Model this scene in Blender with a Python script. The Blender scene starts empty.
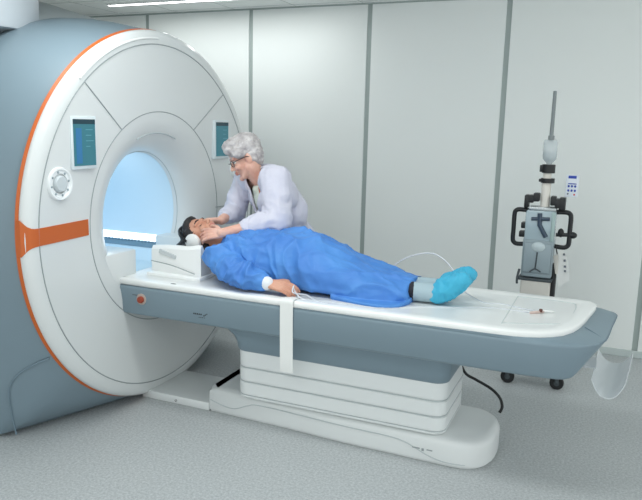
import bpy, bmesh, math, random
from mathutils import Vector, Matrix, Quaternion, noise
random.seed(4)
V = Vector
PI = math.pi
SC = bpy.context.scene
COL = SC.collection

# ------------------------------------------------------------------ materials
def lin(c):
    c /= 255.0
    return c / 12.92 if c <= .04045 else ((c + .055) / 1.055) ** 2.4
def rgb(r, g, b): return (lin(r), lin(g), lin(b), 1)
MATS = {}
def mat(name, col, rough=.5, metal=0, spec=.5, emit=None, es=0, alpha=1, trans=0, coat=0, bump=None, var=None, sss=0):
    if name in MATS: return MATS[name]
    m = bpy.data.materials.new(name); m.use_nodes = True
    nt = m.node_tree; b = nt.nodes['Principled BSDF']
    b.inputs['Base Color'].default_value = rgb(*col)
    b.inputs['Roughness'].default_value = rough
    b.inputs['Metallic'].default_value = metal
    b.inputs['Specular IOR Level'].default_value = spec
    b.inputs['Alpha'].default_value = alpha
    b.inputs['Transmission Weight'].default_value = trans
    b.inputs['Coat Weight'].default_value = coat
    b.inputs['Coat Roughness'].default_value = .08
    if sss:
        b.inputs['Subsurface Weight'].default_value = sss
        b.inputs['Subsurface Radius'].default_value = (.01, .004, .002)
    if emit:
        b.inputs['Emission Color'].default_value = rgb(*emit)
        b.inputs['Emission Strength'].default_value = es
    if var or bump:
        tc = nt.nodes.new('ShaderNodeTexCoord')
    if var:       # (scale, colour2, low, high)
        n = nt.nodes.new('ShaderNodeTexNoise'); n.inputs['Scale'].default_value = var[0]; n.inputs['Detail'].default_value = 3
        r = nt.nodes.new('ShaderNodeValToRGB')
        r.color_ramp.elements[0].position = var[2]; r.color_ramp.elements[1].position = var[3]
        r.color_ramp.elements[0].color = rgb(*var[1]); r.color_ramp.elements[1].color = rgb(*col)
        nt.links.new(tc.outputs['Object'], n.inputs['Vector'])
        nt.links.new(n.outputs['Fac'], r.inputs['Fac']); nt.links.new(r.outputs['Color'], b.inputs['Base Color'])
    if bump:      # (scale, strength, distance)
        n = nt.nodes.new('ShaderNodeTexNoise'); n.inputs['Scale'].default_value = bump[0]; n.inputs['Detail'].default_value = 3
        k = nt.nodes.new('ShaderNodeBump'); k.inputs['Strength'].default_value = bump[1]; k.inputs['Distance'].default_value = bump[2]
        nt.links.new(tc.outputs['Object'], n.inputs['Vector'])
        nt.links.new(n.outputs['Fac'], k.inputs['Height']); nt.links.new(k.outputs['Normal'], b.inputs['Normal'])
    MATS[name] = m
    return m

WHITE = mat('white_plastic', (218, 222, 222), .28, coat=.15)
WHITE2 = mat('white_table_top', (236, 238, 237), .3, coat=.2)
PED = mat('white_bellows', (228, 232, 232), .4)
BLUEGREY = mat('blue_grey_shell', (122, 141, 152), .42)
ORANGE = mat('orange_trim', (196, 96, 36), .45)
SEAM = mat('seam_grey', (150, 158, 160), .6)
SOFT = mat('soft_seam', (184, 192, 194), .6)
DARKSEAM = mat('dark_seam', (70, 78, 82), .6)
WALL = mat('wall_panel_white', (238, 242, 240), .5, spec=.3)
JOINT = mat('joint_grey', (166, 177, 175), .5)
CEIL = mat('ceiling_white', (243, 246, 244), .7)
BLACK = mat('black_plastic', (22, 25, 28), .4)
RUBBER = mat('black_rubber', (26, 28, 30), .6)
GREYBODY = mat('grey_instrument', (150, 165, 172), .35)
GLOSSPANEL = mat('pale_panel', (172, 190, 198), .15, coat=.4)
BEIGE = mat('beige_box', (206, 203, 196), .5)
CHROME = mat('steel', (170, 176, 178), .25, metal=.9)
CLEAR = mat('clear_plastic', (226, 232, 236), .2, alpha=.55, spec=.6)
BOTTLE = mat('clear_bottle', (214, 224, 228), .1, alpha=.45, spec=.7)
TUBE = mat('clear_tubing', (226, 230, 236), .2, alpha=.75)
PAPER = mat('white_paper', (226, 228, 226), .8)
TAPE = mat('paper_strap', (232, 234, 232), .75, bump=(120, .15, .001))
SKIN_N = mat('skin_fair', (228, 184, 166), .5, sss=.08, var=(14, (214, 160, 142), .3, .62))
SKIN_P = mat('skin_tan', (208, 156, 132), .5, sss=.08, var=(14, (192, 134, 110), .3, .62))
LIPS = mat('lips', (190, 124, 112), .45)
HAIR_G = mat('grey_hair', (204, 200, 200), .6, var=(22, (160, 154, 156), .32, .62), bump=(85, .7, .006))
HAIR_D = mat('dark_hair', (30, 27, 28), .5, bump=(90, .5, .004))
COAT = mat('white_coat_cloth', (206, 206, 220), .85, bump=(16, .5, .012))
SHIRT = mat('pale_mint_shirt', (206, 212, 200), .8)
PIPING = mat('coral_piping', (204, 120, 100), .7)
GOWN = mat('blue_gown_cloth', (80, 142, 214), .6, var=(5, (68, 126, 202), .35, .65), bump=(15, .45, .01))
CUFF = mat('white_knit', (226, 230, 236), .85)
TROUS = mat('dark_trousers', (34, 36, 46), .8)
PALETR = mat('pale_trousers', (214, 216, 222), .8)
SOCK = mat('grey_sock', (166, 186, 194), .9, bump=(80, .3, .003))
SHOE = mat('aqua_shoe_cover', (60, 172, 206), .6, bump=(45, .5, .006))
EYE = mat('eye_white', (228, 224, 220), .2)
IRIS = mat('iris_brown', (60, 42, 34), .2)
GLASSF = mat('dark_frame', (44, 40, 46), .3)
RED = mat('red_button', (150, 66, 46), .35)
BLUEMARK = mat('blue_mark', (40, 70, 170), .5)
REDMARK = mat('red_mark', (200, 60, 60), .5)
GREYMARK = mat('grey_mark', (96, 106, 116), .5)
BORE = mat('bore_liner_blue', (206, 226, 238), .4)
BORELIGHT = mat('bore_light_white', (240, 248, 255), .4, emit=(236, 248, 255), es=1.6)
RIB = mat('bore_rib_grey', (110, 140, 158), .5)
SCREEN = mat('screen_teal', (44, 96, 108), .15, emit=(58, 128, 142), es=.32)
SCREENBAR = mat('screen_bar', (24, 52, 64), .15, emit=(24, 60, 74), es=.2)
SCREENTXT = mat('screen_text', (70, 124, 136), .15, emit=(96, 160, 170), es=.3)
SCREENBLUE = mat('screen_blue_column', (40, 96, 140), .15, emit=(52, 122, 168), es=.3)
LAMP = mat('lamp_glow', (255, 255, 255), .4, emit=(255, 255, 255), es=6)
LENS = mat('lens_clear', (230, 235, 238), .05, alpha=.12, spec=.8)

def floor_mat():
    m = bpy.data.materials.new('speckled_vinyl'); m.use_nodes = True
    nt = m.node_tree; b = nt.nodes['Principled BSDF']
    tc = nt.nodes.new('ShaderNodeTexCoord')
    n1 = nt.nodes.new('ShaderNodeTexNoise'); n1.inputs['Scale'].default_value = 80; n1.inputs['Detail'].default_value = 4; n1.inputs['Roughness'].default_value = .75
    r1 = nt.nodes.new('ShaderNodeValToRGB')
    e = r1.color_ramp.elements
    e[0].position = .34; e[0].color = rgb(158, 163, 165); e[1].position = .66; e[1].color = rgb(198, 202, 203)
    v = nt.nodes.new('ShaderNodeTexVoronoi'); v.inputs['Scale'].default_value = 110
    r2 = nt.nodes.new('ShaderNodeValToRGB')
    r2.color_ramp.elements[0].position = .10; r2.color_ramp.elements[0].color = (1, 1, 1, 1)
    r2.color_ramp.elements[1].position = .26; r2.color_ramp.elements[1].color = (0, 0, 0, 1)
    mx = nt.nodes.new('ShaderNodeMixRGB'); mx.inputs['Color2'].default_value = rgb(142, 150, 154)
    mul = nt.nodes.new('ShaderNodeMath'); mul.operation = 'MULTIPLY'; mul.inputs[1].default_value = .45
    L = nt.links
    L.new(tc.outputs['Object'], n1.inputs['Vector']); L.new(tc.outputs['Object'], v.inputs['Vector'])
    L.new(n1.outputs['Fac'], r1.inputs['Fac']); L.new(v.outputs['Distance'], r2.inputs['Fac'])
    L.new(r2.outputs['Color'], mul.inputs[0]); L.new(mul.outputs[0], mx.inputs['Fac'])
    L.new(r1.outputs['Color'], mx.inputs['Color1']); L.new(mx.outputs['Color'], b.inputs['Base Color'])
    b.inputs['Roughness'].default_value = .5; b.inputs['Specular IOR Level'].default_value = .3
    return m
FLOOR = floor_mat()

# ------------------------------------------------------------------ object helpers
def finish(name, me, m, parent=None, smooth=True, angle=40):
    o = bpy.data.objects.new(name, me); COL.objects.link(o)
    for k in (m if isinstance(m, (list, tuple)) else [m]): me.materials.append(k)
    if smooth:
        me.polygons.foreach_set('use_smooth', [True] * len(me.polygons))
        try: me.set_sharp_from_angle(angle=math.radians(angle))
        except Exception: pass
    if parent is not None:
        o.parent = parent
        o.matrix_parent_inverse = Matrix.Translation(parent.location).inverted()
    return o
def obj(name, bm, m, parent=None, smooth=True, angle=40):
    bmesh.ops.recalc_face_normals(bm, faces=bm.faces[:])
    me = bpy.data.meshes.new(name); bm.to_mesh(me); bm.free()
    return finish(name, me, m, parent, smooth, angle)
def tag(o, label, cat, group=None):
    o['label'] = label; o['category'] = cat
    if group: o['group'] = group
    return o
def thing(name, loc, label, cat, group=None):
    o = bpy.data.objects.new(name, None); COL.objects.link(o); o.location = loc
    o.empty_display_size = .1
    return tag(o, label, cat, group)
def struct(o): o['kind'] = 'structure'; return o
NB = bmesh.new

def box(bm, lo, hi, bev=0, seg=2, mtx=None):
    c = [(a + b) / 2 for a, b in zip(lo, hi)]; s = [abs(b - a) for a, b in zip(lo, hi)]
    t = bmesh.new()
    bmesh.ops.create_cube(t, size=1, matrix=Matrix.Translation(c) @ Matrix.Diagonal((*s, 1)))
    if bev: bmesh.ops.bevel(t, geom=t.edges[:], offset=bev, segments=seg, profile=.5, affect='EDGES')
    if mtx is not None: bmesh.ops.transform(t, matrix=mtx, verts=t.verts[:])
    add(bm, t)
def add(bm, t):
    me = bpy.data.meshes.new('tmp'); t.to_mesh(me); t.free(); bm.from_mesh(me); bpy.data.meshes.remove(me)
def loft(bm, rings, cap0=True, cap1=True, closed=True):
    vs = [[bm.verts.new(p) for p in r] for r in rings]
    n = len(rings[0])
    for a, b in zip(vs, vs[1:]):
        for i in range(n if closed else n - 1):
            j = (i + 1) % n
            try: bm.faces.new((a[i], a[j], b[j], b[i]))
            except ValueError: pass
    if closed:
        if cap0: bm.faces.new(vs[0][::-1])
        if cap1: bm.faces.new(vs[-1])
def lathe(bm, prof, centre, axis='z', n=32, cap0=False, cap1=False):
    # prof: (radius, height) along axis
    rings = []
    for r, h in prof:
        ring = []
        for i in range(n):
            a = 2 * PI * i / n; c, s = r * math.cos(a), r * math.sin(a)
            p = {'z': (c, s, h), 'x': (h, c, s), 'y': (c, h, s)}[axis]
            ring.append(V(centre) + V(p))
        rings.append(ring)
    loft(bm, rings, cap0, cap1)
def catmull(pts, k=6):
    pts = [V(p) for p in pts]; out = []
    if len(pts) < 3: return pts
    for i in range(len(pts) - 1):
        p0 = pts[max(i - 1, 0)]; p1 = pts[i]; p2 = pts[i + 1]; p3 = pts[min(i + 2, len(pts) - 1)]
        for j in range(k):
            t = j / k
            out.append(.5 * ((2 * p1) + (p2 - p0) * t + (2 * p0 - 5 * p1 + 4 * p2 - p3) * t * t + (3 * p1 - p0 - 3 * p2 + p3) * t ** 3))
    out.append(pts[-1]); return out
def tube(bm, pts, r, n=8, smooth=6, closed=False, cap=True):
    P = catmull(pts, smooth) if smooth else [V(p) for p in pts]
    if closed: P = P[:-1] if (P[0] - P[-1]).length < 1e-6 else P
    t = (P[1] - P[0]).normalized()
    u = t.orthogonal().normalized(); rings = []
    for i, p in enumerate(P):
        if closed: d = (P[(i + 1) % len(P)] - P[i - 1]).normalized()
        else: d = (P[min(i + 1, len(P) - 1)] - P[max(i - 1, 0)]).normalized()
        q = t.rotation_difference(d); u = q @ u; t = d
        w = t.cross(u)
        rr = r(i / max(1, len(P) - 1)) if callable(r) else r
        rings.append([p + rr * (math.cos(2 * PI * k / n) * u + math.sin(2 * PI * k / n) * w) for k in range(n)])
    if closed: rings.append(rings[0])
    loft(bm, rings, cap and not closed, cap and not closed)
    if closed: bmesh.ops.remove_doubles(bm, verts=bm.verts[:], dist=1e-6)
def ell(bm, c, r, rot=None, mtx=None, u=20, v=12):
    m = Matrix.Translation(c) @ ((rot.to_4x4() if rot is not None else Matrix.Identity(4))) @ Matrix.Diagonal((*(r if hasattr(r, '__len__') else (r, r, r)), 1))
    if mtx is not None: m = mtx @ m
    bmesh.ops.create_uvsphere(bm, u_segments=u, v_segments=v, radius=1, matrix=m)
def cap(bm, a, b, ra, rb, n=14, mtx=None):
    """round cone from a to b"""
    a, b = V(a), V(b)
    if mtx is not None: a, b = mtx @ a, mtx @ b
    d = (b - a); L = d.length
    if L < 1e-6: return ell(bm, a, ra)
    d /= L; u = d.orthogonal().normalized(); w = d.cross(u); rings = []
    for k in range(1, 5):
        t = PI / 2 * (1 - k / 4); rings.append((a - d * ra * math.sin(t), ra * math.cos(t)))
    rings[-1] = (a, ra)
    for k in range(0, 4):
        t = PI / 2 * k / 4; rings.append((b + d * rb * math.sin(t), rb * math.cos(t)))
    loft(bm, [[p + rr * (math.cos(2 * PI * i / n) * u + math.sin(2 * PI * i / n) * w) for i in range(n)] for p, rr in rings])
def chain(bm, pts, rs, mtx=None):
    for i in range(len(pts) - 1): cap(bm, pts[i], pts[i + 1], rs[i], rs[i + 1], mtx=mtx)
def fuse(bm, voxel, smooth=3, fac=.5):
    """union of overlapping closed shapes as one continuous skin"""
    bmesh.ops.recalc_face_normals(bm, faces=bm.faces[:])
    me = bpy.data.meshes.new('fuse'); bm.to_mesh(me); bm.free()
    o = bpy.data.objects.new('fuse', me); COL.objects.link(o)
    r = o.modifiers.new('r', 'REMESH'); r.mode = 'VOXEL'; r.voxel_size = voxel; r.adaptivity = 0
    s = o.modifiers.new('s', 'SMOOTH'); s.factor = fac; s.iterations = smooth
    dg = bpy.context.evaluated_depsgraph_get(); dg.update()
    out = bpy.data.meshes.new_from_object(o.evaluated_get(dg))
    bpy.data.objects.remove(o); bpy.data.meshes.remove(me)
    return out
def displace(me, fn):
    me.update()
    ns = [v.normal.copy() for v in me.vertices]
    for v, n in zip(me.vertices, ns):
        d = fn(v.co, n)
        v.co = v.co + (n * d if isinstance(d, (int, float)) else d)
    me.update()
def cut(me, test):
    bm = bmesh.new(); bm.from_mesh(me)
    bmesh.ops.delete(bm, geom=[f for f in bm.faces if test(f.calc_center_median())], context='FACES')
    bmesh.ops.delete(bm, geom=[v for v in bm.verts if not v.link_faces], context='VERTS')
    bm.to_mesh(me); bm.free()
def ring_tube(bm, r, x, tube_r, a0=0, a1=2 * PI, n=120, cz=1.10):
    pts = [V((x, r * math.sin(a0 + (a1 - a0) * i / n), cz - r * math.cos(a0 + (a1 - a0) * i / n))) for i in range(n + 1)]
    full = abs(a1 - a0 - 2 * PI) < 1e-6
    tube(bm, pts, tube_r, 6, 0, closed=full)

# ------------------------------------------------------------------ room
ZC, YW = 2.655, 2.043
XL, XR, YN = -5.9, 2.6, -5.2
bm = NB(); box(bm, (XL, YN, -.1), (XR, YW + .1, 0)); struct(obj('floor', bm, FLOOR, smooth=False))
bm = NB(); box(bm, (XL, YN, ZC), (XR, YW + .1, ZC + .1)); struct(obj('ceiling', bm, CEIL, smooth=False))
bm = NB(); box(bm, (XL - .1, YN, -.1), (XL, YW + .1, ZC + .1)); struct(obj('wall_left', bm, WALL, smooth=False))
# back wall: flat panels between grey recessed joints
jx = [-5.27, -4.15, -3.045, -1.945, -.838, .262, 1.37, 2.48]
bm = NB(); box(bm, (XL, YW + .012, 0), (XR, YW + .1, ZC)); wb = struct(obj('wall_back', bm, JOINT, smooth=False))
edges = [XL] + jx + [XR]
bm = NB()
for a, b in zip(edges, edges[1:]):
    box(bm, (a + .02, YW, 0), (b - .02, YW + .03, ZC), .002, 1)
p = obj('wall_panel', bm, WALL, wb, smooth=False)
bm = NB(); box(bm, (XL, YW - .008, 0), (XR, YW + .002, .055), .003, 1); struct(obj('baseboard_back', bm, mat('baseboard_pale', (198, 208, 207), .5), smooth=False))
bm = NB(); box(bm, (XL, YW - .006, ZC - .012), (XR, YW + .002, ZC), 0); struct(obj('trim_1', bm, JOINT, smooth=False))
# ceiling tile lines
bm = NB()
for x in [-5.6 + .6 * k for k in range(14)]: box(bm, (x - .003, YN, ZC - .0015), (x + .003, YW, ZC + .001))
for y in [1.95 - .6 * k for k in range(12)]: box(bm, (XL, y - .003, ZC - .0015), (XR, y + .003, ZC + .001))
struct(obj('trim_2', bm, mat('tile_line', (192, 200, 199), .7), smooth=False))

lamp = thing('ceiling_lamp', (-3.3, 1.53, ZC), 'long narrow white linear lamp glowing in the ceiling beside the back wall', 'ceiling lamp')
bm = NB(); box(bm, (-4.16, 1.495, ZC - .012), (-2.2, 1.56, ZC), .003, 1); obj('frame', bm, CEIL, lamp, False)
bm = NB(); box(bm, (-4.15, 1.508, ZC - .014), (-2.21, 1.547, ZC - .008)); obj('diffuser', bm, LAMP, lamp, False)

# ------------------------------------------------------------------ MRI scanner
CZ = 1.10
mri = thing('mri_scanner', (-3.4, 0, 0), 'large white and blue-grey ring-shaped scanner with orange trim and a glowing bore', 'MRI scanner')
N = 120
def outl(a, R):                   # a: angle from the bottom, -pi..pi
    s = 1 if a >= 0 else -1; d = abs(math.degrees(a))
    if d <= 45: return s * .99 * d / 45, 0.0
    if d <= 85:
        t = (d - 45) / 40
        y1, z1 = R * math.sin(math.radians(85)), CZ - R * math.cos(math.radians(85))
        return s * (.99 + (y1 - .99) * (1 - (1 - t) ** 1.6)), z1 * t
    return s * R * math.sin(math.radians(d)), CZ - R * math.cos(math.radians(d))
def bx_(a):
    d = abs(math.degrees(a))
    return -2.57 - .36 * min(d / 45, 1) - .16 * max(0, min((d - 45) / 60, 1))
ang = [-PI + 2 * PI * i / N for i in range(N)]
A = [V((-2.545, 1.083 * math.sin(a), CZ - 1.083 * math.cos(a))) for a in ang]
B = [V((bx_(a), *outl(a, 1.175))) for a in ang]
rings = [A]
for t in (.25, .5, .75, 1):
    e = 1 - (1 - t) ** 1.7
    rings.append([V((p.x + (q.x - p.x) * t, p.y + (q.y - p.y) * e, p.z + (q.z - p.z) * e)) for p, q in zip(A, B)])
for x, R in ((-3.2, 1.155), (-3.35, 1.12), (-3.5, 1.09), (-3.75, 1.065), (-4.4, 1.05), (-4.55, 1.0)):
    rings.append([V((x, *outl(a, R))) for a in ang])
bm = NB(); loft(bm, rings, False, True); obj('body_shell', bm, BLUEGREY, mri, angle=50)
# floor plinth following the shell
bm = NB()
pl = [q for q, a in zip(B, ang) if -45.1 <= math.degrees(a) <= 45.1]
loft(bm, [[V((q.x + .012, q.y * 1.012, z)) for q in pl] for z in (0.0, .022)], closed=False)
obj('floor_trim', bm, SEAM, mri)
# side access panel outline
bm = NB()
tube(bm, [(-2.795, -.94, .02), (-2.789, -.957, .086), (-2.779, -.979, .174), (-2.764, -.999, .267), (-2.739, -1.005, .334), (-2.687, -.991, .397), (-2.617, -.957, .446), (-2.56, -.916, .474)], .005, 6)
obj('panel_seam', bm, mat('seam_blue_grey', (112, 132, 144), .6), mri)
# front cover, turned about the bore axis
prof = [(1.07, -2.56), (1.088, -2.54), (1.092, -2.525), (1.082, -2.506), (1.06, -2.495), (1.03, -2.49), (1.012, -2.491), (.9, -2.500), (.75, -2.512), (.63, -2.522),
        (.585, -2.525), (.55, -2.532), (.51, -2.548), (.47, -2.574), (.435, -2.605), (.41, -2.64), (.392, -2.68), (.385, -2.72)]
bm = NB(); lathe(bm, prof, (0, 0, CZ), 'x', 160); obj('front_cover', bm, WHITE, mri, angle=60)
bm = NB(); lathe(bm, [(.385, -2.71), (.383, -2.75), (.383, -4.5)], (0, 0, CZ), 'x', 96, cap1=True); obj('bore_liner', bm, BORE, mri, angle=60)
bm = NB(); lathe(bm, [(1.082, -2.537), (1.0895, -2.538), (1.094, -2.543), (1.098, -2.552), (1.085, -2.56)], (0, 0, CZ), 'x', 160); obj('orange_ring', bm, ORANGE, mri)
bm = NB(); ring_tube(bm, 1.012, -2.4905, .0032); ring_tube(bm, .63, -2.5215, .0028)
for sg in (-1, 1):
    tube(bm, [(-2.521, sg * .351, 1.623), (-2.505, sg * .507, 1.742), (-2.49, sg * .663, 1.86)], .0028, 6, 0)
bm_r = [(-2.5185, .61, 1.097), (-2.508, .80, 1.094)]
tube(bm, bm_r, .0028, 6, 0)
obj('cover_seam', bm, SEAM, mri)
bm = NB(); ring_tube(bm, .505, -2.549, .005, math.radians(158), math.radians(202), 40); ring_tube(bm, .39, -2.685, .003)  # upper arc's grey paints in the shade of the funnel crease
obj('rim_crease', bm, mat('crease_pale', (190, 198, 200), .5), mri)
# orange bar running in from the orange ring
bm = NB()
rows = []
def cover_x(r):
    for (ra, xa), (rb, xb) in zip(prof, prof[1:]):
        if rb <= r <= ra or ra <= r <= rb: return xa + (xb - xa) * (r - ra) / (rb - ra)
    return prof[0][1]
prof_o = prof[2:]
for k in range(25):
    y = -1.0915 + .447 * k / 24
    fl = .045 * math.exp(-((y + 1.0915) / .016))
    r = abs(y)
    x0 = -2.525
    for (ra, xa), (rb, xb) in zip(prof_o, prof_o[1:]):
        if rb <= r <= ra: x0 = xa + (xb - xa) * (r - ra) / (rb - ra)
    za, zb = 1.075 - fl, 1.16 + fl
    if k == 0: rows.append([V((-2.545, y - .0045, za)), V((-2.545, y - .0045, zb)), V((-2.55, y + .02, zb)), V((-2.55, y + .02, za))])
    rows.append([V((x0 + .0035, y - (.0035 if k == 0 else 0), za)), V((x0 + .0035, y - (.0035 if k == 0 else 0), zb)), V((x0 - .02, y, zb)), V((x0 - .02, y, za))])
loft(bm, rows); obj('orange_bar', bm, ORANGE, mri)
# upper arc: bright white tube standing in for a reflection along a cover groove
bm = NB(); ring_tube(bm, 1.045, -2.489, .007, math.radians(183), math.radians(222), 30); obj('cover_reflection_arc', bm, WHITE2, mri)
# displays and control dials
for sg in (-1, 1):
    y0, y1, z0, z1 = (-.772, -.588, 1.425, 1.692) if sg < 0 else (.56, .744, 1.43, 1.692)
    xs = -2.513
    bm = NB(); box(bm, (xs - .02, y0, z0), (xs + .022, y1, z1), .006); fr = obj('display', bm, mat('silver_frame', (214, 224, 228), .3), mri)
    bm = NB(); box(bm, (xs + .018, y0 + .014, z0 + .018), (xs + .0245, y1 - .014, z1 - .016)); obj('display_screen', bm, SCREEN, fr, False)
    bm = NB(); box(bm, (xs + .02, y0 + .014, z1 - .04), (xs + .0255, y1 - .014, z1 - .016)); obj('title_bar', bm, SCREENBAR, fr, False)
    if sg < 0:
        bm = NB(); box(bm, (xs + .02, y0 + .03, z0 + .03), (xs + .0255, y0 + .07, z1 - .06)); obj('screen_column', bm, SCREENBLUE, fr, False)
    for k, (u0, u1) in enumerate(((.1, .15), (.1, .14), (.1, .155), (.1, .13))):
        zz = z1 - .07 - .028 * k; bm = NB(); box(bm, (xs + .02, y0 + u0, zz), (xs + .0255, y0 + u1, zz + .004)); obj('screen_text', bm, SCREENTXT, fr, False)
    yc, zc = sg * .86, 1.362
    bm = NB(); lathe(bm, [(.083, -.015), (.083, .012), (.078, .02), (.07, .02), (.064, .012), (.05, .012), (.05, 0)], (-2.503, yc, zc), 'x', 48); dial = obj('control_dial', bm, mat('bright_white', (240, 244, 246), .25, coat=.4), mri)
    bm = NB(); lathe(bm, [(.042, 0), (.04, .02), (.034, .026), (.0, .027)], (-2.503, yc, zc), 'x', 32); obj('dial_knob', bm, mat('dial_grey', (198, 206, 210), .3), dial)
    for k in range(8):
        bm = NB(); a = k * PI / 4 + .2; ell(bm, (-2.489, yc + .064 * math.cos(a) * .9, zc + .064 * math.sin(a) * .9), (.004, .006, .006), u=8, v=6); obj('dial_button', bm, GREYBODY, dial)
# lower infill shelves beside the table inside the funnel
for sg in (-1, 1):
    bm = NB(); box(bm, (-2.75, min(sg * .23, sg * .52), .66), (-2.54, max(sg * .23, sg * .52), .935), .012); obj('bore_shelf', bm, WHITE, mri)
bm = NB(); box(bm, (-4.3, -.225, .69), (-2.56, .225, .765), .01); obj('bore_rail', bm, mat('rail_blue', (196, 222, 236), .4), mri)
# light strip along the far bore wall with the ribbed band under it
def wallstrip(z0, z1, off):
    f = lambda z: math.sqrt(.383 ** 2 - (z - CZ) ** 2) - off
    return [[V((x, f(z0), z0)), V((x, f(z1), z1)), V((x, f(z1) + .02, z1)), V((x, f(z0) + .02, z0))] for x in (-2.73, -4.45)]
bm = NB(); loft(bm, wallstrip(.872, .915, .006)); obj('bore_light', bm, BORELIGHT, mri, False)
bm = NB(); loft(bm, wallstrip(.835, .871, .004))
for k in range(60):
    x = -2.74 - .028 * k; z = .868; y = math.sqrt(.383 ** 2 - (z - CZ) ** 2) - .006
    ell(bm, (x, y, z), (.011, .006, .008), u=8, v=6)
obj('bore_rib', bm, RIB, mri)
# round duct column from the top of the scanner to the ceiling
duct = thing('exhaust_duct', (-3.8, 0, 2.15), 'wide pale grey round duct column rising from the scanner top to the ceiling', 'duct')
DG = mat('duct_grey', (190, 198, 204), .45)
bm = NB(); lathe(bm, [(.40, 2.15), (.425, 2.155), (.43, 2.17), (.43, ZC)], (-3.5, -.54, 0), 'z', 64, cap0=True); obj('column', bm, DG, duct)
bm = NB(); lathe(bm, [(1.0, 2.05), (.92, 2.17), (.78, 2.28), (.58, 2.37), (.40, 2.42), (.30, 2.45)], (-3.98, .28, 0), 'z', 64, cap0=True, cap1=True); obj('duct_skirt', bm, mat('duct_skirt_grey', (186, 194, 196), .5), duct)

# ------------------------------------------------------------------ patient table
tb = thing('patient_table', (-1.3, 0, 0), 'white topped patient table with blue-grey sides on a ribbed white pedestal', 'patient table')
end = [(-.42, -.385), (-.36, -.382), (-.30, -.37), (-.24, -.348), (-.19, -.315), (-.145, -.27), (-.105, -.19), (-.08, -.1), (-.062, 0), (-.048, .1), (-.034, .2), (-.022, .29), (-.022, .335), (-.045, .37), (-.09, .385), (-.15, .385)]
back = [(-2.56, .385), (-2.58, .365), (-2.58, -.365), (-2.56, -.385)]
OUT = end + [(-.42, .385)] + back + [(-1.5, -.385)]
def offs(poly, d):
    n = len(poly); out = []
    for i in range(n):
        p, a, b = V(poly[i]), V(poly[i - 1]), V(poly[(i + 1) % n])
        n1 = V(((p - a).y, -(p - a).x)).normalized(); n2 = V(((b - p).y, -(b - p).x)).normalized()
        m = (n1 + n2); m = m / max(m.length_squared / 2, .5)
        out.append(p - m * d)
    return out
def layer(poly, d, z): return [V((p.x, p.y, z)) for p in offs(poly, d)]
bm = NB()
loft(bm, [layer(OUT, d, z) for d, z in ((.012, .752), (.002, .757), (0, .765), (0, .78), (.004, .787), (.012, .79), (.05, .79), (.062, .789), (.085, .7845))])
obj('tabletop', bm, WHITE2, tb, angle=50)
# shallow recessed tray outline at the foot end
bm = NB()
for q in ([(-.42, -.26), (-.16, -.14), (-.13, .0), (-.12, .24), (-.17, .3), (-.42, .3)],):
    tube(bm, [(x, y, .785) for x, y in q], .0025, 6)
tube(bm, [(-.42, -.27, .785), (-.42, .31, .785)], .0025, 6, 0)
obj('tray_seam', bm, mat('tray_line', (200, 208, 208), .5), tb)
# blue-grey side shell; the foot end is a wedge that leans in towards the floor
EB = [(-.42, -.385), (-.3, -.383), (-.2, -.378), (-.15, -.37), (-.115, -.355), (-.09, -.325), (-.078, -.27), (-.074, -.2), (-.07, -.1), (-.066, 0), (-.062, .1), (-.058, .2), (-.062, .27), (-.08, .33), (-.12, .365), (-.2, .38)]
ET = [(-.42, -.385), (-.34, -.385), (-.25, -.383), (-.17, -.374), (-.09, -.345), (-.03, -.298), (.012, -.24), (.034, -.18), (.048, -.06), (.056, .05), (.066, .15), (.076, .25), (.08, .32), (.068, .36), (.03, .385), (-.1, .385)]
def shell(t, inset, z):
    # the plan outline goes from squarer and shorter at the bottom to longer and rounder at the top
    pts = [(a[0] + (b[0] - a[0]) * t, a[1] + (b[1] - a[1]) * t) for a, b in zip(EB, ET)]
    pts = pts + [(-.42, .385), (-1.5, .385), (-2.545, .385), (-2.545, .36), (-2.545, -.36), (-2.545, -.385), (-1.5, -.385)]
    return [V((p.x, p.y, z)) for p in offs(pts, inset)]
def to_rim(k, z):
    a = shell(1, 0, 0)[:16]; b = end
    top = [V((p.x + (q[0] - p.x) * k, p.y + (q[1] - p.y) * k, z)) for p, q in zip(a, b)]
    return top + [V((p.x, p.y, min(z, .752))) for p in shell(1, .002, 0)[16:]]
bm = NB()
loft(bm, [shell(-.02, .02, .583), shell(0, .006, .59), shell(.06, 0, .60), shell(.97, 0, .735), shell(1, 0, .741), shell(1, .003, .747), to_rim(.5, .757), to_rim(1.0, .764)])
obj('side_shell', bm, BLUEGREY, tb, angle=35)
bm = NB()
pA = shell(1, 0, .742)
tube(bm, [p + V((.001, 0, 0)) for p in pA[6:14]], .0022, 6, 2); tube(bm, [(-.062, -.075, .7655), (-.02, -.12, .757), (.032, -.182, .744)], .002, 6)
obj('end_seam', bm, mat('seam_blue_grey', (112, 132, 144), .6), tb)
bm = NB(); box(bm, (-2.565, -.383, .585), (-2.54, .383, .752), .004); obj('head_end_cap', bm, WHITE, tb)
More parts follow.
